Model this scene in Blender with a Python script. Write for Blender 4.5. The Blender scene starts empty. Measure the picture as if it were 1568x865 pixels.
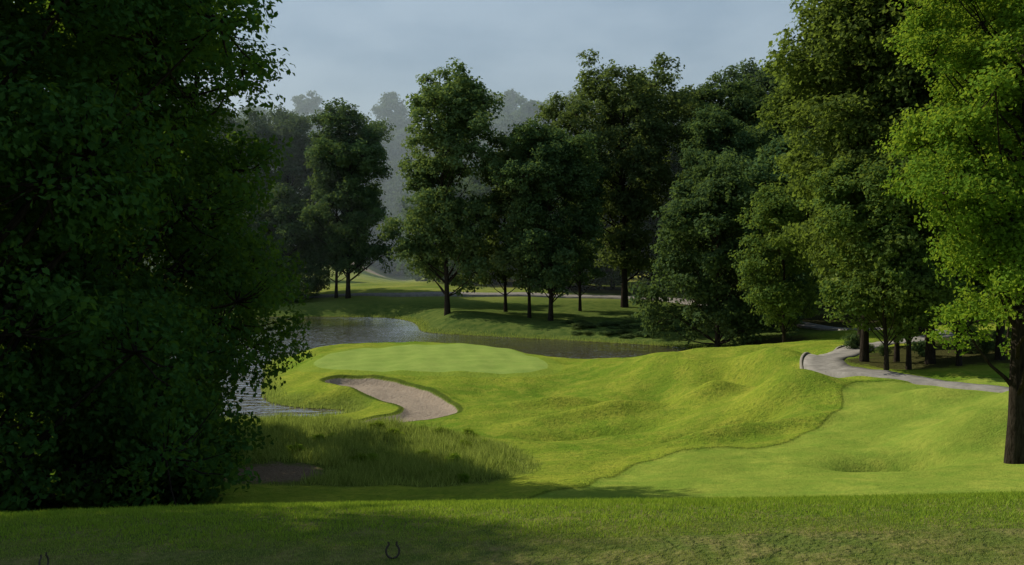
import bpy, math, numpy as np
from mathutils import Vector
sc=bpy.context.scene
sc.view_settings.view_transform='Standard'; sc.view_settings.look='None'; sc.view_settings.exposure=0
RS=np.random.RandomState

# ------------------------------------------------------------------ helpers
def link(o): sc.collection.objects.link(o); return o
def mesh_from(name,V,F,mats,mi=None,attrs=None,smooth=None):
    V=np.asarray(V,np.float32); F=np.asarray(F,np.int32); k=F.shape[1]
    me=bpy.data.meshes.new(name)
    me.vertices.add(len(V)); me.vertices.foreach_set('co',V.ravel())
    me.loops.add(F.size); me.loops.foreach_set('vertex_index',F.ravel())
    me.polygons.add(len(F)); me.polygons.foreach_set('loop_start',np.arange(0,F.size,k,dtype=np.int32))
    if mi is not None: me.polygons.foreach_set('material_index',np.asarray(mi,np.int32))
    if smooth is not None:
        s=np.ones(len(F),bool) if smooth is True else smooth
        me.polygons.foreach_set('use_smooth',s)
    for m in mats: me.materials.append(m)
    for n,(dom,a) in (attrs or {}).items():
        at=me.attributes.new(n,'FLOAT',dom); at.data.foreach_set('value',np.asarray(a,np.float32))
    me.update(calc_edges=True)
    return me
def sst(a,b,x):
    t=np.clip((x-a)/(b-a),0,1); return t*t*(3-2*t)
def sd_poly(P,x,y):
    P=np.asarray(P,float); d=np.full(x.shape,1e18); ins=np.zeros(x.shape,bool); n=len(P)
    for i in range(n):
        ax,ay=P[i]; bx,by=P[(i+1)%n]; ex,ey=bx-ax,by-ay
        t=np.clip(((x-ax)*ex+(y-ay)*ey)/(ex*ex+ey*ey+1e-12),0,1)
        d=np.minimum(d,(x-ax-t*ex)**2+(y-ay-t*ey)**2)
        if ay!=by:
            c=((ay>y)!=(by>y))&(x<(bx-ax)*(y-ay)/(by-ay)+ax); ins^=c
    d=np.sqrt(d); return np.where(ins,-d,d)
def smooth_closed(P,n=6,closed=True):
    P=np.asarray(P,float); out=[]; m=len(P)
    rng=range(m) if closed else range(m-1)
    for i in rng:
        if closed: p0,p1,p2,p3=P[i-1],P[i],P[(i+1)%m],P[(i+2)%m]
        else: p0,p1,p2,p3=P[max(i-1,0)],P[i],P[i+1],P[min(i+2,m-1)]
        for j in range(n):
            t=j/n
            out.append(0.5*((2*p1)+(-p0+p2)*t+(2*p0-5*p1+4*p2-p3)*t*t+(-p0+3*p1-3*p2+p3)*t**3))
    if not closed: out.append(P[-1])
    return np.array(out)

# ------------------------------------------------------------------ terrain definition (camera eye = z 0)
WATER=-12.0
C=[ # x, y, z  estimated spot heights
(0.3,33,-8.0),(7,33,-7.9),(11.4,33,-7.8),(14.3,30,-7.2),(18,35,-7.6),(-4.4,36,-8.8),(-7.6,34,-8.4),(-13,34,-8.2),
(0,25,-7.3),(8,25,-7.2),(-8,25,-7.3),(17,24,-6.9),(-16,24,-7.0),
(-13,50,-9.1),(-6.1,50,-9.33),(-1,48,-9.8),(-8,43,-9.1),(-3,42,-9.2),(0.8,60,-11.0),(-4,60,-11.0),(-10,60,-11.0),(-18,60,-11.2),(5,65,-11.27),(-1.1,70,-11.2),(5.8,75,-11.1),
(3.7,85,-11.0),(7.3,95,-11.1),(3,104,-11.3),(13,98,-10.9),(10,85,-10.3),(15.6,88,-9.2),(14.2,80,-9.6),(12,68,-10.0),(8.6,60,-10.4),
(20,82,-8.75),(15,62,-9.1),(13.2,54,-9.36),(24,78,-8.3),(20.5,66,-8.5),(17.4,56,-8.1),(15.5,50,-8.67),(12.2,44,-8.8),
(7.4,42,-8.7),(5.5,38,-8.6),(2,45,-9.6),(2,52,-10.4),(19,55,-7.9),(22.6,55,-7.7),(24.8,52,-7.6),(20,45,-7.9),(15.6,38,-8.2),(20,42,-7.5),
(13.3,36,-8.1),(22.7,66,-7.9),(26.3,64,-7.6),(31.6,62,-7.3),(42,95,-8.55),(36,105,-9.2),(36.6,150,-10),(26,180,-9.4),
(-18,192,-8.6),(2,190,-8.6),(24,115,-11.4),(29,106,-10.3),(12.6,130,-11.0),(19.4,165,-9.9),(5.3,142,-10.6),(-10,150,-9.8),(-2,160,-9.9),(0,178,-9.9),(-18,178,-10),
(-31,185,-9.5),(-48,185,-10.5),(-52,350,-7),(-49,400,-5.5),(33,300,-4),(-8,82,-10.9),(-8,93,-10.5),(-8,103,-10.2),(2,93,-10.6),(-17,90,-10.7),(-14,100,-10.4),(-9,76.5,-11.1),(-15,77.5,-11.0),(-11,74,-11.05),(-17.5,79,-11.0),
(-60,40,-8),(-40,20,-6),(60,40,-5),(60,80,-6),(100,150,-6),(-120,150,-9),(-150,60,-8),(40,20,-5),(50,60,-6),(30,30,-6.5),
(-250,300,0),(-120,320,-4),(60,240,-6),(150,300,2),(0,260,-7),(-60,260,-8),
(-150,450,41),(-60,460,41),(0,450,41),(80,440,41),(250,450,41),(-350,450,34),(-200,700,50),(0,700,52),(300,700,52),
(0,1500,60),(1000,1500,60),(-1000,1500,60),(0,3500,60),(2500,2500,60),(-2500,2500,60),(3000,0,0),(-3000,0,0),(0,-3000,-5),(2000,-2000,-5),(-2000,-2000,-5),
(0,-60,-4),(100,0,-4),(-100,0,-5),(300,0,-4),(-300,0,-4),
]
C=np.array(C,float)
def warp(x,y):
    r=np.sqrt(x*x+y*y)+1e-6; k=60*np.arcsinh(r/60)/r; return x*k,y*k
cu,cv=warp(C[:,0],C[:,1])
def K(r2): return 0.5*r2*np.log(r2+1e-9)
n=len(C); A=np.zeros((n+3,n+3))
A[:n,:n]=K((cu[:,None]-cu)**2+(cv[:,None]-cv)**2)+np.eye(n)*1.5
A[:n,n]=1;A[:n,n+1]=cu;A[:n,n+2]=cv;A[n:,:n]=A[:n,n:].T
W=np.linalg.solve(A,np.concatenate([C[:,2],[0,0,0]]))
POND=smooth_closed([(-75,160),(-92,120),(-80,88),(-50,78),(-30,71),(-20,68.3),(-15,69),(-12.3,70.8),(-12.9,72.3),(-16,73.2),(-19,76),(-21,82),(-23,90),(-25.5,103),(-22,110),(-12,113),(0,109.5),(9,105),(20,105),(32,107),(34,110),(24,116),(17,121),(6,128),(-5,134),(-12.5,140),(-14.5,151),(-17,161),(-22,169),(-32,171),(-50,170)],4)
BUNK=smooth_closed([(-15.2,79.2),(-14.4,81.2),(-11.5,80.8),(-8.5,77.8),(-5.5,72.8),(-3.8,68.0),(-4.6,65.9),(-6.2,64.4),(-8.2,63.4),(-11.7,63.3),(-9.6,64.8),(-7.9,66.4),(-7.6,68.6),(-8.7,70.9),(-10.9,73.6),(-13.3,76.5)],4)
MOW=smooth_closed([(0.5,29),(2.4,33),(3.95,37.5),(6.6,41.5),(9.5,43),(12.4,44.3),(15,47.5),(17.3,51),(18.8,55),(22,57),(30,56),(45,50),(48,20),(20,20),(4,22)],4)
GREEN=smooth_closed([(-18.5,91),(-17,97.5),(-11.5,102.5),(-4,103.8),(0.3,102),(2.6,95),(3.2,88),(0.8,84.8),(-5,84.2),(-11,85.2),(-16,87)],4)
TALL=smooth_closed([(-22,36),(-16,34),(-7,34.5),(-1.2,35.5),(0.9,40),(0.2,46),(-4,52),(-10,55),(-22,58)],4)
MOUNDS=[(14.3,37.2,1.9,1.2,-1.25,0.3),(19.8,40.5,2.8,2.2,1.1,.2),(16.2,57,2.6,2.6,1.3,.5),(10.0,70,2.6,4.2,-1.4,-.2),(12.8,80,2.4,5,1.4,.5),(4,78,3,5,-0.5,0),(11,52.0,3.5,1.3,-1.2,.4),(19.5,73,2.2,5,1.2,.3),(16.2,70,1.7,4,-1.4,.3),
 (6,62.5,4.5,1.4,1.1,.35),(5,57,5,1.4,-.8,.3),(21.8,50,2.2,1.6,.8,-.2),(25,46,3,2.5,.9,0),(23,80,1.8,4,-.8,.4),(8,88,2.3,3,.6,.3),(-1,76,3,2.5,-.35,.2),(8,67,5,1.1,-.9,.3),(11,47.5,4,.9,.7,.35),(3,70,4,1.2,.65,.2),(13,64,2.3,1.3,1.0,.6),(18.6,62,1.4,2.5,-.8,.2),(2.5,47,2,2,.35,.3),(17,84,2,3,-.5,.2)]
def H(x,y):
    x=np.asarray(x,float); y=np.asarray(y,float); sh=x.shape; x=x.ravel(); y=y.ravel()
    u,v=warp(x,y); z=np.empty(len(x))
    for s in range(0,len(x),20000):
        e=slice(s,s+20000)
        z[e]=K((u[e,None]-cu)**2+(v[e,None]-cv)**2)@W[:n]+W[n]+W[n+1]*u[e]+W[n+2]*v[e]
    z+=0.12*np.sin(x*0.33+y*0.11)*np.sin(y*0.21-x*0.07+1.)*sst(25,40,y)
    z+=(0.08*np.sin(x*0.9+y*0.5+1)*np.sin(y*0.75-x*0.3)+.045*np.sin(x*1.7-y*.9)*np.sin(y*1.3+x*.8))*sst(28,36,y)*sst(130,100,y)
    for (mx,my,sx,sy,a,rot) in MOUNDS:
        c,s_=math.cos(rot),math.sin(rot); dx=x-mx; dy=y-my
        z+=a*np.exp(-(((dx*c+dy*s_)/sx)**2+((-dx*s_+dy*c)/sy)**2))
    sg=sd_poly(GREEN,x,y)
    z+=0.18*sst(3.0,-1.0,sg)
    sm=sd_poly(MOW,x,y); z+=-0.10*sst(0.12,-0.12,sm)*sst(27,31,y)
    sb=sd_poly(BUNK,x,y)
    z+=0.38*np.exp(-((sb-0.5)/0.75)**2)*sst(66,74,y+ -0.2*(x+8))*(sb>-3)
    z+=-0.42*sst(0.25,-0.5,sb)
    sp=sd_poly(POND,x,y)
    zo=np.maximum(z,WATER+0.25)
    out=WATER+0.02+0.10*np.minimum(sp,2)+(zo-WATER-0.22)*sst(0,6,sp)
    steep=sst(0,2.6,sp)
    loc=np.exp(-(((x+14)/6)**2+((y-75)/4)**2))
    out2=WATER+0.02+(zo-WATER)*steep
    z=np.where(sp>0,np.where(sp<6,out*(1-loc)+out2*loc,zo),WATER-np.minimum(-sp*0.4,1.6))
    tz=-2.06+0.034*x-0.0022*np.clip(x,0,30)**2-0.015*np.maximum(np.abs(x)-14,0)
    wob=0.15*np.sin(x*0.5)
    w=sst(6.6,21,y+wob)
    w=np.where(y<-14,sst(-14,-40,y),w)
    z=tz*(1-w)+z*w
    return z.reshape(sh)
def h1(x,y): return float(H(np.array([x]),np.array([y]))[0])

# ------------------------------------------------------------------ material utils
def newmat(name):
    m=bpy.data.materials.new(name); m.use_nodes=True; nt=m.node_tree; nt.nodes.clear()
    return m,nt,nt.nodes,nt.links
def noise(nt,vec,scale,detail=3,rough=.55):
    n_=nt.nodes.new('ShaderNodeTexNoise'); n_.inputs['Scale'].default_value=scale; n_.inputs['Detail'].default_value=detail; n_.inputs['Roughness'].default_value=rough
    nt.links.new(vec,n_.inputs['Vector']); return n_.outputs['Fac']
def mrange(nt,v,a,b,c=0,d=1,smooth=False):
    m=nt.nodes.new('ShaderNodeMapRange'); 
    if smooth: m.interpolation_type='SMOOTHSTEP'
    nt.links.new(v,m.inputs[0])
    for i,q in zip((1,2,3,4),(a,b,c,d)): m.inputs[i].default_value=q
    return m.outputs[0]
def mix(nt,f,a,b,mode='MIX'):
    m=nt.nodes.new('ShaderNodeMix'); m.data_type='RGBA'; m.blend_type=mode
    for s,v in ((m.inputs[0],f),(m.inputs[6],a),(m.inputs[7],b)):
        if isinstance(v,(int,float)): s.default_value=v
        elif isinstance(v,tuple): s.default_value=(*v,1)
        else: nt.links.new(v,s)
    return m.outputs[2]
def math_(nt,op,a,b=0.0):
    m=nt.nodes.new('ShaderNodeMath'); m.operation=op
    for s,v in ((m.inputs[0],a),(m.inputs[1],b)):
        if isinstance(v,(int,float)): s.default_value=v
        else: nt.links.new(v,s)
    return m.outputs[0]
def attr(nt,name):
    a=nt.nodes.new('ShaderNodeAttribute'); a.attribute_name=name; return a.outputs['Fac']
def wpos(nt): return nt.nodes.new('ShaderNodeNewGeometry').outputs['Position']

def foliage(name,dark,light,trans,tw=0.35):
    m,nt,N,L=newmat(name)
    f=attr(nt,'lv')
    oi=N.new('ShaderNodeObjectInfo'); 
    col=mix(nt,f,dark,light)
    hsv=N.new('ShaderNodeHueSaturation'); L.new(col,hsv.inputs['Color'])
    L.new(mrange(nt,oi.outputs['Random'],0,1,.482,.515),hsv.inputs['Hue']); L.new(mrange(nt,oi.outputs['Random'],0,1,.8,1.3),hsv.inputs['Value'])
    d=N.new('ShaderNodeBsdfDiffuse'); L.new(hsv.outputs[0],d.inputs[0])
    t=N.new('ShaderNodeBsdfTranslucent'); L.new(mix(nt,f,tuple(c*.55 for c in trans),trans),t.inputs[0])
    m1=N.new('ShaderNodeMixShader'); m1.inputs[0].default_value=tw; L.new(d.outputs[0],m1.inputs[1]); L.new(t.outputs[0],m1.inputs[2])
    o=N.new('ShaderNodeOutputMaterial'); L.new(m1.outputs[0],o.inputs[0]); return m
def bark(name,a,b):
    m,nt,N,L=newmat(name); p=N.new('ShaderNodeBsdfDiffuse')
    mp=N.new('ShaderNodeMapping'); mp.inputs['Scale'].default_value=(6,6,1.2); L.new(wpos(nt),mp.inputs[0])
    ns=noise(nt,mp.outputs[0],2,3,.7); L.new(mix(nt,mrange(nt,ns,.3,.7),a,b),p.inputs['Color'])
    bp=N.new('ShaderNodeBump'); bp.inputs['Distance'].default_value=.08; L.new(ns,bp.inputs['Height']); L.new(bp.outputs[0],p.inputs['Normal'])
    o=N.new('ShaderNodeOutputMaterial'); L.new(p.outputs[0],o.inputs[0]); return m
BK=bark('bark_dark',(.018,.014,.010),(.055,.045,.035))
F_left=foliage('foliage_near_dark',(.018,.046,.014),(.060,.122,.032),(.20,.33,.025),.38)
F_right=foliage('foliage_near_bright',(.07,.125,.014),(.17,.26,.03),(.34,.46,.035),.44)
F_grove=foliage('foliage_grove',(.046,.085,.020),(.13,.19,.052),(.25,.34,.045),.40)
F_mid=foliage('foliage_mid',(.045,.080,.032),(.145,.20,.080),(.22,.30,.06),.40)
F_dark=foliage('foliage_mid_dark',(.032,.066,.030),(.10,.16,.062),(.16,.24,.05),.38)
F_haze=foliage('foliage_haze_tint',(.05,.09,.05),(.13,.185,.085),(.16,.23,.07),.3)  # aerial haze tinted into the leaf colour
F_far=foliage('foliage_far_haze_tint',(.045,.08,.045),(.12,.17,.08),(.13,.20,.08),.3)  # bluish leaf colour stands in for haze over the distance

# ------------------------------------------------------------------ tree generator
def tube(path,rad,k):
    path=np.asarray(path,float); rad=np.asarray(rad,float); m=len(path)
    T=np.gradient(path,axis=0); T/=np.linalg.norm(T,axis=1)[:,None]+1e-9
    ref=np.array([1.,0,0]) if abs(T[:,0]).mean()<.8 else np.array([0,1.,0])
    U=np.cross(T,ref); U/=np.linalg.norm(U,axis=1)[:,None]+1e-9; Wv=np.cross(T,U)
    a=np.arange(k)*2*np.pi/k
    V=path[:,None]+rad[:,None,None]*(np.cos(a)[None,:,None]*U[:,None]+np.sin(a)[None,:,None]*Wv[:,None])
    i=np.arange(m-1)[:,None]*k; j=np.arange(k)[None]; j2=(j+1)%k
    F=np.stack([i+j,i+j2,i+k+j2,i+k+j],-1).reshape(-1,4)
    return V.reshape(-1,3),F
def leaf_quads(rng,P,Nn,s):
    m=len(P); r=rng.normal(size=(m,3)); T=np.cross(Nn,r); T/=np.linalg.norm(T,axis=1)[:,None]+1e-9
    B=np.cross(Nn,T); L=(s*rng.uniform(.6,1.3,m))[:,None]; w=L*rng.uniform(.32,.5,m)[:,None]
    V=np.empty((m,4,3)); V[:,0]=P-T*L*.6; V[:,1]=P+B*w+Nn*L*.12; V[:,2]=P+T*L*.6; V[:,3]=P-B*w+Nn*L*.12-T*L*.1
    return V.reshape(-1,3),np.arange(m*4).reshape(m,4)
PR={'oak':([0,.12,.35,.65,.88,1],[.55,.85,1,1,.82,.5]),
    'skirt':([0,.1,.3,.6,.85,1],[.9,1,1,.92,.72,.4]),
    'tall':([0,.2,.45,.7,.9,1],[.75,.9,.8,.95,.95,.6]),
    'vase':([0,.2,.45,.7,.9,1],[.35,.6,.85,1,.95,.6])}
def make_tree(name,seed,Ht,R,cb,prof,nl,lobe_r,ncl,cr,nlf,leaf,tr,mat,rag=.25,droop=0.0):
    rng=RS(seed); VV=[];FF=[];MI=[];LV=[];off=0
    def add(V,F,mi,lv):
        nonlocal off
        VV.append(V);FF.append(F+off);off+=len(V);MI.append(np.full(len(F),mi));LV.append(lv)
    nz=12; tz=np.linspace(0,.9,nz); wx=np.cumsum(rng.normal(0,.025,(nz,2)),axis=0)*Ht*.45; wx[0]=0
    tp=np.c_[wx[:,0]*tz,wx[:,1]*tz,tz*Ht]; tp[0,2]=-.6
    rad=tr*(1-tz)**.8+.02; rad[0]*=1.45; rad[1]*=1.02
    V,F=tube(tp,rad,10); add(V,F,0,np.zeros(len(F)))
    def trunk_at(z): return np.array([np.interp(z,tp[:,2],tp[:,0]),np.interp(z,tp[:,2],tp[:,1]),z])
    lobes=[]
    for i in range(nl):
        t=((i+rng.rand())/nl)**.85; ang=i*2.39996+rng.normal(0,.45); e=np.interp(t,*PR[prof])
        e*=1+rag*math.sin(ang*2+seed+t*3)+.6*rag*math.sin(ang*3+t*9+seed*2)+rng.normal(0,.08)
        Lr=lobe_r*rng.uniform(.55,1.35)*(.7+.35*e)
        rr=max(R*e*rng.uniform(.35,1.0)**.7-Lr*.6,0.0)
        z=cb+(Ht-cb)*t-Lr*.5*(t>.8)+rng.normal(0,.02)*Ht
        c=trunk_at(min(z,.9*Ht))+np.array([math.cos(ang)*rr,math.sin(ang)*rr,0]); c[2]=z
        lobes.append((c,Lr,t))
        z0=max(z-rr*rng.uniform(.6,1.1)-.8,cb*.55 if cb>1 else .8); a=trunk_at(min(z0,.88*Ht))
        mid=(a+c)/2+np.array([0,0,-.06*rr])+rng.normal(0,.05,3)*rr
        q=np.array([a,(a+mid)/2+rng.normal(0,.02,3)*rr,mid,(mid+c)/2+rng.normal(0,.03,3)*rr,c])
        r0=tr*(.38-.24*t); V,F=tube(q,np.array([1,.8,.62,.45,.22])*r0,6); add(V,F,0,np.zeros(len(F)))
    cen=[];crr=[]
    for c,Lr,t in lobes:
        m=max(4,int(ncl*(Lr/lobe_r)**1.6)); d=rng.normal(size=(m,3)); d/=np.linalg.norm(d,axis=1)[:,None]
        d[:,2]=np.where((d[:,2]<-.2)&(rng.rand(m)<.55),-d[:,2],d[:,2])
        p=c+d*(Lr*rng.uniform(.25,1.25,m)**.6)[:,None]*np.array([1.05,1.05,.85])
        cen.append(p); crr.append(cr*rng.uniform(.5,1.35,m))
        for j in range(0,m,3):
            mm=(c+p[j])/2+np.array([0,0,-.1*Lr]); V,F=tube(np.array([c,mm,p[j]]),np.array([.09,.05,.02])*tr*1.6,3); add(V,F,0,np.zeros(len(F)))
    cen=np.concatenate(cen); crr=np.concatenate(crr); m=len(cen)
    cl=rng.rand(m); cnt=np.maximum((nlf*(crr/cr)**2).astype(int),6); idx=np.repeat(np.arange(m),cnt); k=len(idx)
    d=rng.normal(size=(k,3)); d/=np.linalg.norm(d,axis=1)[:,None]
    P=cen[idx]+d*(crr[idx]*rng.rand(k)**.45)[:,None]*np.array([1.1,1.1,.75])
    P[:,2]=np.maximum(P[:,2],.15)
    ax=P-np.array([0,0,cb+(Ht-cb)*.4]); ax/=np.linalg.norm(ax,axis=1)[:,None]+1e-6
    Nn=ax*.4+d*.4+np.array([0,0,.4])+rng.normal(0,.5,(k,3)); Nn/=np.linalg.norm(Nn,axis=1)[:,None]
    V,F=leaf_quads(rng,P,Nn,leaf); add(V,F,1,np.clip(.6*cl[idx]+.4*rng.rand(k),0,1))
    mi=np.concatenate(MI)
    return mesh_from(name,np.concatenate(VV),np.concatenate(FF),[BK,mat],mi,{'lv':('FACE',np.concatenate(LV))},mi==0)
def place(name,me,x,y,s=1.0,rot=0.0,sz=None,parent=None,dz=0.0,mat=None):
    o=bpy.data.objects.new(name,me); link(o); o.location=(x,y,h1(x,y)-.1+dz); o.rotation_euler=(0,0,rot); o.scale=(s,s,sz or s)
    if parent: o.parent=parent
    if mat: 
        o.material_slots[1].link='OBJECT'; o.material_slots[1].material=mat
    return o

# prototypes
N1=make_tree('maple_near_a',11,23,6.3,0.4,'skirt',84,1.6,30,.6,50,.16,.34,F_left,.14)
N2=make_tree('maple_near_b',23,22,6.2,0.8,'skirt',76,1.6,30,.62,50,.165,.32,F_left,.16)
R1=make_tree('oak_near',37,21,4.9,4.4,'oak',84,1.25,34,.5,58,.135,.27,F_right,.16)
G1=make_tree('grove_a',41,27,5.8,6.5,'tall',60,1.7,26,.75,40,.27,.23,F_grove,.18)
G2=make_tree('grove_b',43,25,5.4,5.0,'oak',56,1.6,26,.75,40,.27,.22,F_grove,.18)
G3=make_tree('grove_small',47,14,4.2,3.0,'oak',30,1.3,24,.6,42,.22,.13,F_grove,.2)
M1=make_tree('mid_oak',51,34,9.0,5.5,'oak',70,2.2,26,1.05,30,.43,.38,F_mid,.18)
M2=make_tree('mid_tall',53,37,8.6,5.0,'tall',76,2.1,24,.98,30,.43,.36,F_mid,.26)
M3=make_tree('mid_vase',57,40,11.0,7.5,'vase',80,2.5,26,1.08,30,.45,.5,F_mid,.2)
M4=make_tree('mid_round',59,21,8.2,1.2,'skirt',60,2.0,26,.95,30,.40,.28,F_dark,.15)
M5=make_tree('mid_slim',61,28,5.2,5.0,'tall',46,1.6,24,.9,26,.40,.24,F_mid,.26)
D1=make_tree('distant_a',71,25,8.5,1.5,'oak',30,2.6,14,1.5,20,.9,.3,F_far,.15)
D2=make_tree('distant_b',73,22,8.0,.5,'skirt',28,2.6,14,1.5,20,.9,.3,F_far,.15)
SH=make_tree('shrub',81,2.6,1.9,.2,'skirt',14,.7,10,.35,22,.17,.05,F_mid)

# left wood
for nm,me,x,y,s,r in [('maple_tree',N1,-13.4,31,1.0,.3),('maple_tree',N2,-13.4,24,1.0,2.1),('maple_tree',N1,-13.5,11.2,.80,4.0),
  ('maple_tree',N2,-17.2,39,1.12,5.0),('maple_tree',N2,-20.5,48,1.0,1.2),('maple_tree',N2,-20.5,29,1.05,3.3)]:
    place(nm,me,x,y,s,r)
# right front oak
place('oak_tree',R1,18.1,35,1.0,.6)
# right grove
for nm,me,x,y,s,r in [('oak_tree',G1,27.2,63.5,1.08,.2),('oak_tree',G2,23.8,66,1.08,1.7),('oak_tree',G1,29.5,69,1.1,2.9),('oak_tree',G3,23.6,61.5,.95,.4),
  ('oak_tree',G3,25.2,62,1.05,2.4),('oak_tree',G3,26.0,66,1.15,5.4),('oak_tree',G2,32,64,1.05,4.0),('oak_tree',G2,28.6,80,1.15,3.0),('oak_tree',G1,35,82,1.15,1.0),
  ('oak_tree',G2,41,82,1.2,2.0),('oak_tree',G3,29,104,1.25,1.9),('oak_tree',M1,41,98,.9,.9),('oak_tree',G3,28.4,62,1.1,1.4)]:
    place(nm,me,x,y,s,r)
# trees round the pond
for nm,me,x,y,s,r,mat in [('oak_tree',M2,-9.9,150,1.02,.5,None),('poplar_tree',M5,-1.0,155,.98,1.1,None),('poplar_tree',M5,2.6,146,.98,2.6,None),('oak_tree',M1,5.6,142,.83,.9,F_dark),
  ('tulip_tree',M3,19.0,165,1.02,.4,None),('oak_tree',M1,-31,185,1.05,2.0,F_dark),('poplar_tree',M5,-33.6,187,1.1,4.4,F_dark),('poplar_tree',M5,11,158,.9,.4,F_dark),
  ('maple_tree',M4,24.4,116,1.02,.5,None),('maple_tree',M4,34,128,1.15,2.5,None),('oak_tree',M1,32,150,.9,1.5,F_dark),
  ('oak_tree',M2,38,168,1.05,2.2,F_dark),('oak_tree',M1,47,180,1.25,.2,F_dark),('oak_tree',M2,28,196,1.12,3.2,F_dark),('oak_tree',M1,57,165,1.2,4.2,F_dark),
  ('oak_tree',M1,-46,205,1.12,.2,F_haze),('oak_tree',M2,-56,200,1.05,1.2,F_haze),('oak_tree',M1,-66,205,1.2,3.0,F_haze),('oak_tree',M1,-82,200,1.2,5.0,F_haze),
  ('maple_tree',M4,-43,190,1.0,.2,F_dark),('maple_tree',M4,-53,188,1.0,3.2,F_dark),('maple_tree',M4,14,200,1.4,3.2,F_dark),('oak_tree',M1,48,132,1.0,3.8,F_dark),('oak_tree',M2,66,140,1.1,1.8,F_dark),
  ('maple_tree',M4,-14,226,1.1,2.2,F_haze),('maple_tree',M4,-4,214,1.25,1.2,F_haze),('oak_tree',M1,6,222,.76,4.9,F_haze),('maple_tree',M4,16,226,1.5,.7,F_haze),('oak_tree',M1,22,214,1.1,5.9,F_dark),('maple_tree',M4,38,208,1.6,2.9,F_dark)]:
    place(nm,me,x,y,s,r,mat=mat)
# distant forest
E=bpy.data.objects.new('distant_forest',None); link(E); rng=RS(5)
k=0
for row,(yy,x0,x1,st) in enumerate([(330,-190,-70,10),(345,-15,60,11),(378,-150,110,10),(396,-160,120,10),(416,-170,130,10),(438,-180,130,8),(458,-190,140,8)]):
    x=x0
    while x<x1:
        s=rng.uniform(.75,1.3); place('forest_tree_%d'%k,D1 if rng.rand()<.5 else D2,x+rng.uniform(-3,3),yy+rng.uniform(-8,8),s,rng.rand()*6,s*rng.uniform(.85,1.15),parent=E); k+=1; x+=st*rng.uniform(.7,1.3)
for x,y in [(-66,262),(-20,268),(-10,258),(2,262),(12,250),(-2,285),(22,245),(40,235),(-26,296),(32,260),(60,220)]:
    place('forest_tree_%d'%k,D1 if k%2 else D2,x,y,rng.uniform(1.0,1.3),rng.rand()*6,parent=E,mat=F_haze); k+=1
# weeds on the far bank, undergrowth in the woods
rng=RS(8)
SHR=bpy.data.objects.new('bank_undergrowth',None); link(SHR)
for i in range(60):
    x=rng.uniform(8,38); y=126+rng.uniform(0,16)
    if float(sd_poly(POND,np.array([x]),np.array([y]))[0])<2: continue
    s=rng.uniform(.3,.7); place('weeds_%d'%i,SH,x,y,s*1.3,rng.rand()*6,s*.45,parent=SHR)
for i in range(16):
    x=rng.uniform(-62,-40); y=rng.uniform(178,186); place('shrub_l%d'%i,SH,x,y,rng.uniform(1,2),rng.rand()*6,parent=SHR)
for i in range(26):
    x=rng.uniform(-17,-9.8); y=rng.uniform(26,38)
    place('shrub_w%d'%i,SH,x,y,rng.uniform(.5,1.0),rng.rand()*6,parent=SHR,mat=F_left)
for i in range(24):
    x=rng.uniform(27,44); y=rng.uniform(68,80); place('shrub_g%d'%i,SH,x,y,rng.uniform(.3,.6),rng.rand()*6,parent=SHR,mat=F_dark)
for i in range(34):
    x=rng.uniform(-10,0); y=rng.uniform(36,50)
    if float(sd_poly(TALL,np.array([x]),np.array([y]))[0])>-.6 or (x<-7 and y<42): continue
    place('shrub_t%d'%i,SH,x,y,rng.uniform(.12,.26),rng.rand()*6,parent=SHR,mat=F_right)

# ------------------------------------------------------------------ ground sheet
def axis(segs):
    out=[segs[0][0]]
    for a,b,s0,s1 in segs:
        p=a
        while p<b-1e-6:
            t=(p-a)/(b-a); st=s0*(s1/s0)**t; p=min(p+st,b); out.append(p)
    return np.unique(np.round(out,4))
ys=axis([(-3000,-20,900,6),(-20,4,2,.3),(4,12,.2,.2),(12,28,.6,.5),(28,58,.24,.24),(58,108,.26,.3),(108,200,.6,1.0),(200,600,3,10),(600,3500,20,400)])
xr=axis([(0,4,.25,.25),(4,30,.26,.28),(30,60,.5,1.2),(60,200,2,6),(200,3200,10,500)])
xl=axis([(0,24,.25,.26),(24,60,.6,1.2),(60,200,2,6),(200,3200,10,500)])
xs=np.unique(np.concatenate([-xl,xr])); X,Y=np.meshgrid(xs,ys); Z=H(X,Y)
nx,ny=len(xs),len(ys); print('grid',nx,ny)
V=np.c_[X.ravel(),Y.ravel(),Z.ravel()]
i=np.arange(ny-1)[:,None]*nx; j=np.arange(nx-1)[None]
F=np.stack([i+j,i+j+1,i+nx+j+1,i+nx+j],-1).reshape(-1,4)
fx,fy=X.ravel(),Y.ravel()
PATH=smooth_closed([(60,38),(40,44.5),(30,49),(26.5,52.5),(24,57.5),(21.8,62),(21.2,66),(23,71),(27.5,78),(34,86),(42,95),(43.5,105),(40,116),(38,135),(35.5,152),(31,172),(24,182),(2,187),(-18,189),(-60,196),(-140,203)],8,False)
cl=lambda a:np.clip(a,-60,60)
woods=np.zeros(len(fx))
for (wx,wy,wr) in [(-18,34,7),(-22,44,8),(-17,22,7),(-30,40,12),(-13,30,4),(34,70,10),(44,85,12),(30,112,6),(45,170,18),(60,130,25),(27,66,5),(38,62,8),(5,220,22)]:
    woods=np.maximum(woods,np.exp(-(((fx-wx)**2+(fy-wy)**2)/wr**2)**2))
dirt=np.maximum(np.exp(-(((fx+9.4)/2.1)**2+((fy-37.8)/3.2)**2)),np.exp(-(((fx+7.4)/1.0)**2+((fy-43)/1.2)**2)))
sdb=sd_poly(BUNK,fx,fy); far_s=(np.sqrt(((fx+50)/13)**2+((fy-345)/9)**2)-1)*9; sdb=np.minimum(sdb,far_s)
gm,nt,N,L=newmat('golf_course_grass')
pos=wpos(nt)
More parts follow.
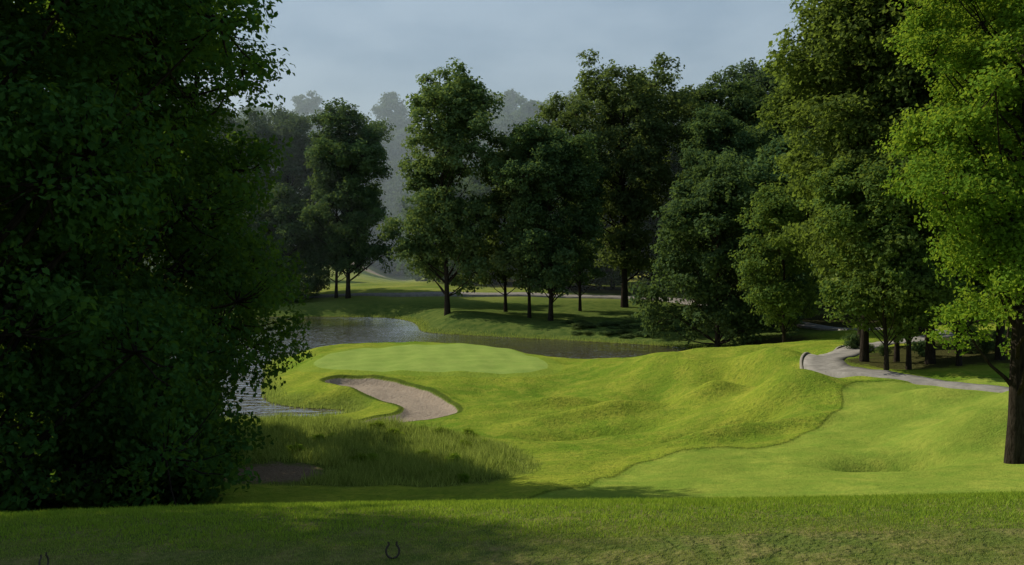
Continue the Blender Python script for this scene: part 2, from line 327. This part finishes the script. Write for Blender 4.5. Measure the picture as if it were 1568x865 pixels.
nb=noise(nt,pos,.10,2); nm_=noise(nt,pos,.8,3,.65); nc=noise(nt,pos,3.4,3,.7); nf=noise(nt,pos,13,3,.7)
yv=N.new('ShaderNodeSeparateXYZ'); L.new(pos,yv.inputs[0]); yc=yv.outputs['Y']; xc=yv.outputs['X']
# alternating mower passes (grass laid two ways), slightly wobbling
ph=math_(nt,'ADD',math_(nt,'MULTIPLY',xc,1.15),math_(nt,'ADD',math_(nt,'MULTIPLY',yc,-.62),math_(nt,'MULTIPLY',nb,9.0)))
stripe=mrange(nt,math_(nt,'SINE',ph),-.35,.35,0,1,True)
fw=mix(nt,mrange(nt,nb,.38,.62),(.145,.235,.022),(.285,.325,.036))
fw=mix(nt,mrange(nt,nm_,.42,.64,0,.65),fw,(.35,.345,.05))
fw=mix(nt,mrange(nt,nc,.46,.70,0,.7),fw,(.105,.170,.022))
fw=mix(nt,mrange(nt,nf,.45,.75,0,.5),fw,(.075,.12,.015))
fw=mix(nt,math_(nt,'MULTIPLY',stripe,.28),fw,(.11,.175,.02))
mow=attr(nt,'sd_mow'); 
mown=mix(nt,mrange(nt,nm_,.35,.65),(.17,.245,.034),(.26,.30,.048)); mown=mix(nt,mrange(nt,nc,.45,.75,0,.5),mown,(.12,.175,.026))
mown=mix(nt,math_(nt,'MULTIPLY',stripe,.3),mown,(.13,.19,.026))
col=mix(nt,mrange(nt,mow,.05,-.05),fw,mown)
mow_shadow=math_(nt,'ABSOLUTE',math_(nt,'ADD',mow,-.04)); 
col=mix(nt,mrange(nt,mow_shadow,.02,.10,.5,0),col,(.04,.065,.012))  # thin shadow of the taller rough's edge, painted as a dark line
sp_=math_(nt,'ADD',attr(nt,'sd_pond'),mrange(nt,nm_,0,1,-1.5,1.5))
wild=mix(nt,mrange(nt,nc,.3,.7),(.07,.105,.018),(.20,.23,.045))
col=mix(nt,mrange(nt,sp_,2.2,.8,0,.9),col,wild)
col=mix(nt,mrange(nt,attr(nt,'sd_pond'),.30,.12,0,.85),col,(.05,.04,.028))
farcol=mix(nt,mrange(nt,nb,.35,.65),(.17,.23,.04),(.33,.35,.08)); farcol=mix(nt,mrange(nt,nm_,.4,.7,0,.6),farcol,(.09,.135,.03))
bank_shade=mix(nt,mrange(nt,nm_,.35,.65),(.060,.10,.024),(.13,.165,.04))  # shadow on the far bank, painted as darker grass
farcol=mix(nt,mrange(nt,yc,195,172),farcol,bank_shade)
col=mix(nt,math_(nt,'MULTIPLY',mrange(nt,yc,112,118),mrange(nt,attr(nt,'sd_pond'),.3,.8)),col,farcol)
sg=attr(nt,'sd_green')
col=mix(nt,mrange(nt,sg,1.6,1.3,0,.6),col,(.20,.275,.038))
grn=mix(nt,mrange(nt,nm_,.3,.7),(.21,.29,.060),(.265,.33,.075)); grn=mix(nt,mrange(nt,nc,.45,.8,0,.3),grn,(.16,.225,.045))
col=mix(nt,mrange(nt,sg,.08,-.08),col,grn)
tl=math_(nt,'ADD',attr(nt,'sd_tall'),mrange(nt,nm_,0,1,-1,1))
col=mix(nt,mrange(nt,tl,.4,-.4,0,.9),col,(.09,.115,.025))
dt=mix(nt,mrange(nt,nf,.3,.7),(.10,.065,.042),(.28,.20,.135))
col=mix(nt,mrange(nt,math_(nt,'ADD',attr(nt,'dirt'),mrange(nt,nc,0,1,-.3,.3)),.35,.55),col,dt)
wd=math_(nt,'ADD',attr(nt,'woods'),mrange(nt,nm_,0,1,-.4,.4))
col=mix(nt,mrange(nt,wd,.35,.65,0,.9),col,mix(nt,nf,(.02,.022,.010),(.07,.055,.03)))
teec=mix(nt,mrange(nt,nc,.4,.65),(.10,.135,.03),(.21,.18,.07)); teec=mix(nt,mrange(nt,nf,.4,.65,0,.6),teec,(.06,.08,.02))
col=mix(nt,mrange(nt,yc,15,12),col,teec)
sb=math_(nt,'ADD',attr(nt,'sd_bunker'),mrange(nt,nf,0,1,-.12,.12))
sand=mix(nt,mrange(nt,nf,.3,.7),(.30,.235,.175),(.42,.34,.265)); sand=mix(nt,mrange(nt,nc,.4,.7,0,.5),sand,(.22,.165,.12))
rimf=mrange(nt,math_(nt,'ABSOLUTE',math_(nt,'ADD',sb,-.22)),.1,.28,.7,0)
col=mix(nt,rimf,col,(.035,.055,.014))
col=mix(nt,mrange(nt,sb,.04,-.04),col,sand)
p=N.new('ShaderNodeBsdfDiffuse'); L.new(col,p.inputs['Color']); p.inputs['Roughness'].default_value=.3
hh=math_(nt,'ADD',math_(nt,'MULTIPLY',nf,.5),math_(nt,'MULTIPLY',nc,1.3))
smoothness=math_(nt,'MULTIPLY',mrange(nt,sg,.1,-.1,1,.12),mrange(nt,mow,.05,-.05,1,.6))
bp=N.new('ShaderNodeBump'); bp.inputs['Distance'].default_value=.15; L.new(hh,bp.inputs['Height']); L.new(math_(nt,'MULTIPLY',smoothness,.9),bp.inputs['Strength']); L.new(bp.outputs[0],p.inputs['Normal'])
o=N.new('ShaderNodeOutputMaterial'); L.new(p.outputs[0],o.inputs[0])
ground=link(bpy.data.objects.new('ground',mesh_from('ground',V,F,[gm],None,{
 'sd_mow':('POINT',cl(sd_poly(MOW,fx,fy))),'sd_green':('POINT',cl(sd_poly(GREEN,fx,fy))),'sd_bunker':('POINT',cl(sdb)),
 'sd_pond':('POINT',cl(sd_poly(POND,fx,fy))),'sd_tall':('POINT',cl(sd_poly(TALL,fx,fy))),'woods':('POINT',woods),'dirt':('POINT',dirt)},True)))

# ------------------------------------------------------------------ pond water
wm,nt,N,L=newmat('pond_water')
mp=N.new('ShaderNodeMapping'); mp.inputs['Scale'].default_value=(.55,1.0,1); L.new(wpos(nt),mp.inputs[0])
w1=noise(nt,mp.outputs[0],1.1,3,.6); w2=noise(nt,wpos(nt),.06,2,.5)
df=N.new('ShaderNodeBsdfDiffuse'); df.inputs['Color'].default_value=(.085,.060,.038,1)
gl=N.new('ShaderNodeBsdfGlossy'); gl.inputs['Color'].default_value=(1,1,1,1); L.new(mrange(nt,w2,.42,.58,.04,.16),gl.inputs['Roughness'])
bp=N.new('ShaderNodeBump'); bp.inputs['Strength'].default_value=1; bp.inputs['Distance'].default_value=.34; L.new(w1,bp.inputs['Height']); L.new(bp.outputs[0],gl.inputs['Normal'])
fr=N.new('ShaderNodeFresnel'); fr.inputs['IOR'].default_value=1.6
ms=N.new('ShaderNodeMixShader'); L.new(mrange(nt,fr.outputs[0],0,.65,.02,.92),ms.inputs[0]); L.new(df.outputs[0],ms.inputs[1]); L.new(gl.outputs[0],ms.inputs[2])
o=N.new('ShaderNodeOutputMaterial'); L.new(ms.outputs[0],o.inputs[0])
PW=np.array([(-100,60),(45,60),(45,175),(-100,175)],float)
link(bpy.data.objects.new('pond_water',mesh_from('pond_water',np.c_[PW,np.full(4,WATER)],[[0,1,2,3]],[wm])))

# ------------------------------------------------------------------ cart path
cm,nt,N,L=newmat('path_concrete'); pr=N.new('ShaderNodeBsdfDiffuse'); a=noise(nt,wpos(nt),1.2,5,.7)
L.new(mix(nt,mrange(nt,a,.3,.7),(.15,.14,.125),(.28,.26,.24)),pr.inputs['Color']); o=N.new('ShaderNodeOutputMaterial'); L.new(pr.outputs[0],o.inputs[0])
P=PATH; T=np.gradient(P,axis=0); T/=np.linalg.norm(T,axis=1)[:,None]; Nn=np.c_[-T[:,1],T[:,0]]
wsc=np.interp(P[:,1],[40,57,63,150,178],[.55,.55,1,1,1.8])
offs=np.array([-1.35,-1.3,-.65,0,.65,1.3,1.35])[None]*wsc[:,None]; PX=P[:,None,0]+offs*Nn[:,None,0]; PY=P[:,None,1]+offs*Nn[:,None,1]
PZ=H(PX,PY)+np.interp(P[:,1],[100,170],[.07,.2])[:,None]; PZ[:,1:-1]=np.maximum(PZ[:,1:-1],PZ[:,3:4]-.02); PZ[:,0]-=.3; PZ[:,-1]-=.3
m,k=PX.shape; i=np.arange(m-1)[:,None]*k; j=np.arange(k-1)[None]
F=np.stack([i+j,i+j+1,i+k+j+1,i+k+j],-1).reshape(-1,4)
path=link(bpy.data.objects.new('cart_path',mesh_from('cart_path',np.c_[PX.ravel(),PY.ravel(),PZ.ravel()],F,[cm])))
km,nt,N,L=newmat('kerb_concrete'); pr=N.new('ShaderNodeBsdfDiffuse'); a=noise(nt,wpos(nt),3,3); L.new(mix(nt,a,(.20,.18,.15),(.32,.29,.25)),pr.inputs['Color']); o=N.new('ShaderNodeOutputMaterial'); L.new(pr.outputs[0],o.inputs[0])
sel=np.where((P[:,1]>63.5)&(P[:,1]<80)&(P[:,0]<29))[0]; Q=P[sel]; QN=Nn[sel]
side=1.0 if (Q[len(Q)//2]+QN[len(Q)//2])[0]<Q[len(Q)//2][0] else -1.0
prof=[(1.38,-.2),(1.38,.15),(1.42,.17),(1.52,.17),(1.56,.14),(1.56,-.2)]
VV=[]
for q,nn in zip(Q,QN):
    z=h1(*(q+nn*side*1.4))
    for a_,b_ in prof: VV.append((q[0]+nn[0]*side*a_,q[1]+nn[1]*side*a_,z+b_))
k=6;m=len(Q); i=np.arange(m-1)[:,None]*k; j=np.arange(k-1)[None]
F=np.stack([i+j,i+j+1,i+k+j+1,i+k+j],-1).reshape(-1,4)
link(bpy.data.objects.new('path_kerb',mesh_from('path_kerb',VV,F,[km])))

# ------------------------------------------------------------------ grass blades
def blades(name,x,y,hgt,wid,mat,seed,lean=.35):
    rng=RS(seed); m=len(x); z=H(x,y)-.005; a=rng.rand(m)*2*np.pi; la=rng.rand(m)*2*np.pi; ll=rng.rand(m)*lean*hgt
    V=np.empty((m,3,3)); dx=np.cos(a)*wid/2; dy=np.sin(a)*wid/2
    V[:,0]=np.c_[x-dx,y-dy,z];V[:,1]=np.c_[x+dx,y+dy,z];V[:,2]=np.c_[x+np.cos(la)*ll,y+np.sin(la)*ll,z+hgt]
    return link(bpy.data.objects.new(name,mesh_from(name,V.reshape(-1,3),np.arange(m*3).reshape(m,3),[mat],None,{'lv':('FACE',rng.rand(m))})))
G_tee=foliage('grass_tee',(.13,.175,.03),(.32,.33,.09),(.38,.43,.06),.35)
G_sh=foliage('grass_shoulder',(.12,.205,.02),(.27,.35,.04),(.38,.50,.04),.4)
G_tall=foliage('grass_tall',(.12,.17,.025),(.36,.38,.10),(.38,.46,.08),.4)
rng=RS(3)
x=rng.uniform(-6,6,200000); y=rng.uniform(5.6,7.3,200000)
patch=np.sin(x*2.1+1)*np.sin(y*3.3+x)+.6*np.sin(x*5.3-y*4)*np.sin(y*6.1+2)
kp=rng.rand(len(x))>.55*(patch>.35); x=x[kp];y=y[kp]
blades('tee_grass',x,y,rng.uniform(.010,.024,len(x)),rng.uniform(.003,.006,len(x)),G_tee,1,.9)
x=rng.uniform(-7,7,150000); y=6.85+rng.rand(150000)**1.1*2.7
blades('shoulder_grass',x,y,rng.uniform(.015,.045,len(x))*(1+.3*np.sin(x*7)*np.sin(y*9))*(.5+.5*sst(6.85,7.5,y+.15*np.sin(x*2.3))),rng.uniform(.005,.010,len(x)),G_sh,2,1.0)
x=rng.uniform(-22,2,150000); y=rng.uniform(33,58,150000); s=sd_poly(TALL,x,y); q=np.exp(-(((x+9.4)/2.1)**2+((y-37.8)/3.2)**2))
ns=np.sin(x*1.3+y*.7)*np.sin(y*1.1-x*.5)+.6*np.sin(x*2.9)*np.sin(y*2.3+x)
kp=(s<rng.uniform(-1.4,.4,len(x)))&(q<rng.uniform(.1,.45,len(x)))&(ns>rng.uniform(-1.4,-.1,len(x))); x=x[kp];y=y[kp];ns=ns[kp];s=s[kp]
blades('tall_grass',x,y,rng.uniform(.15,.62,len(x))*(1+.4*ns)*(.5+.5*sst(.2,-2,s)),rng.uniform(.02,.05,len(x)),G_tall,4,.8)
x=rng.uniform(-30,36,300000); y=rng.uniform(66,172,300000); s=sd_poly(POND,x,y)
kp=(s>-.1)&(s<rng.uniform(.3,1.8,len(x)))&~((x>-24)&(x<34)&(y>84)&(y<113)); x=x[kp];y=y[kp]
blades('shore_reeds',x,y,rng.uniform(.15,.45,len(x)),rng.uniform(.03,.07,len(x)),G_tall,5,.5)

# ------------------------------------------------------------------ small objects
def simple(name,c,r=.5,metal=0):
    m,nt,N,L=newmat(name); pr=N.new('ShaderNodeBsdfPrincipled'); a=noise(nt,wpos(nt),60,3)
    L.new(mix(nt,a,tuple(v*.7 for v in c),tuple(min(v*1.2,1) for v in c)),pr.inputs['Base Color']); pr.inputs['Roughness'].default_value=r; pr.inputs['Metallic'].default_value=metal
    o=N.new('ShaderNodeOutputMaterial'); L.new(pr.outputs[0],o.inputs[0]); return m
iron=simple('rusty_iron',(.07,.055,.04),.6,.5)
def horseshoe(x,y,rot):
    t=np.linspace(-2.55,2.55,26); px=.044*np.sin(t); pz=.052+.050*np.cos(t); 
    pth=np.c_[px,np.zeros_like(px),pz]; pth=np.r_[[[px[0]-.004,0,-.01]],pth,[[px[-1]+.004,0,-.01]]]
    pth[:,2]=.1-pth[:,2]
    V,F=tube(pth,np.full(len(pth),.0075),8); V[:,1]*=.7
    o=link(bpy.data.objects.new('horseshoe_tee_marker',mesh_from('horseshoe',V,F,[iron],None,None,True)))
    o.location=(x,y,h1(x,y)+.012); o.rotation_euler=(0,0,rot); return o
horseshoe(-.80,6.5,.1); horseshoe(-3.14,6.5,1.35)

# ------------------------------------------------------------------ haze over the valley (real scattering volume)
def haze(name,dens,y0,y1,ztop):
    hm,nt,N,L=newmat(name+'_mat'); vs=N.new('ShaderNodeVolumeScatter'); vs.inputs['Color'].default_value=(.74,.90,1,1); vs.inputs['Density'].default_value=dens; vs.inputs['Anisotropy'].default_value=.25
    o=N.new('ShaderNodeOutputMaterial'); L.new(vs.outputs[0],o.inputs['Volume'])
    bx=np.array([(a,b,c) for c in (-20,ztop) for b in (y0,y1) for a in (-700,700)],float)
    link(bpy.data.objects.new(name,mesh_from(name,bx,[(0,2,3,1),(4,5,7,6),(0,1,5,4),(2,6,7,3),(0,4,6,2),(1,3,7,5)],[hm])))
haze('haze',.0013,172,1400,80)

# ------------------------------------------------------------------ light, sky, camera
S=Vector((-.70,.42,.74)).normalized()
sd=bpy.data.lights.new('sun','SUN'); sd.energy=5; sd.angle=math.radians(.5); sd.color=(1,.94,.78)
so=link(bpy.data.objects.new('sun',sd)); so.rotation_euler=S.to_track_quat('Z','Y').to_euler()
w=bpy.data.worlds.new('World'); sc.world=w; w.use_nodes=True; nt=w.node_tree; nt.nodes.clear(); N=nt.nodes; L=nt.links
sk=N.new('ShaderNodeTexSky'); sk.sky_type='NISHITA'; sk.sun_disc=False; sk.sun_elevation=math.asin(S.z); sk.sun_rotation=math.atan2(S.x,S.y)
tc=N.new('ShaderNodeTexCoord'); mp=N.new('ShaderNodeMapping'); mp.inputs['Scale'].default_value=(1,1,2.6); L.new(tc.outputs['Generated'],mp.inputs[0])
c1=noise(nt,mp.outputs[0],2.3,6,.55)
cloud=mix(nt,mrange(nt,c1,.36,.66,smooth=True),(1.2,1.9,2.7),(2.6,3.4,4.15))
col=mix(nt,.82,sk.outputs[0],cloud)
bg=N.new('ShaderNodeBackground'); bg.inputs['Strength'].default_value=.13; L.new(col,bg.inputs[0]); o=N.new('ShaderNodeOutputWorld'); L.new(bg.outputs[0],o.inputs[0])
cd=bpy.data.cameras.new('camera'); cd.lens=36*1500/1568; cd.sensor_width=36; cd.clip_end=8000; cd.clip_start=.1
co=link(bpy.data.objects.new('camera',cd)); co.location=(0,0,0); co.rotation_euler=(math.radians(90-2.0),0,0); sc.camera=co
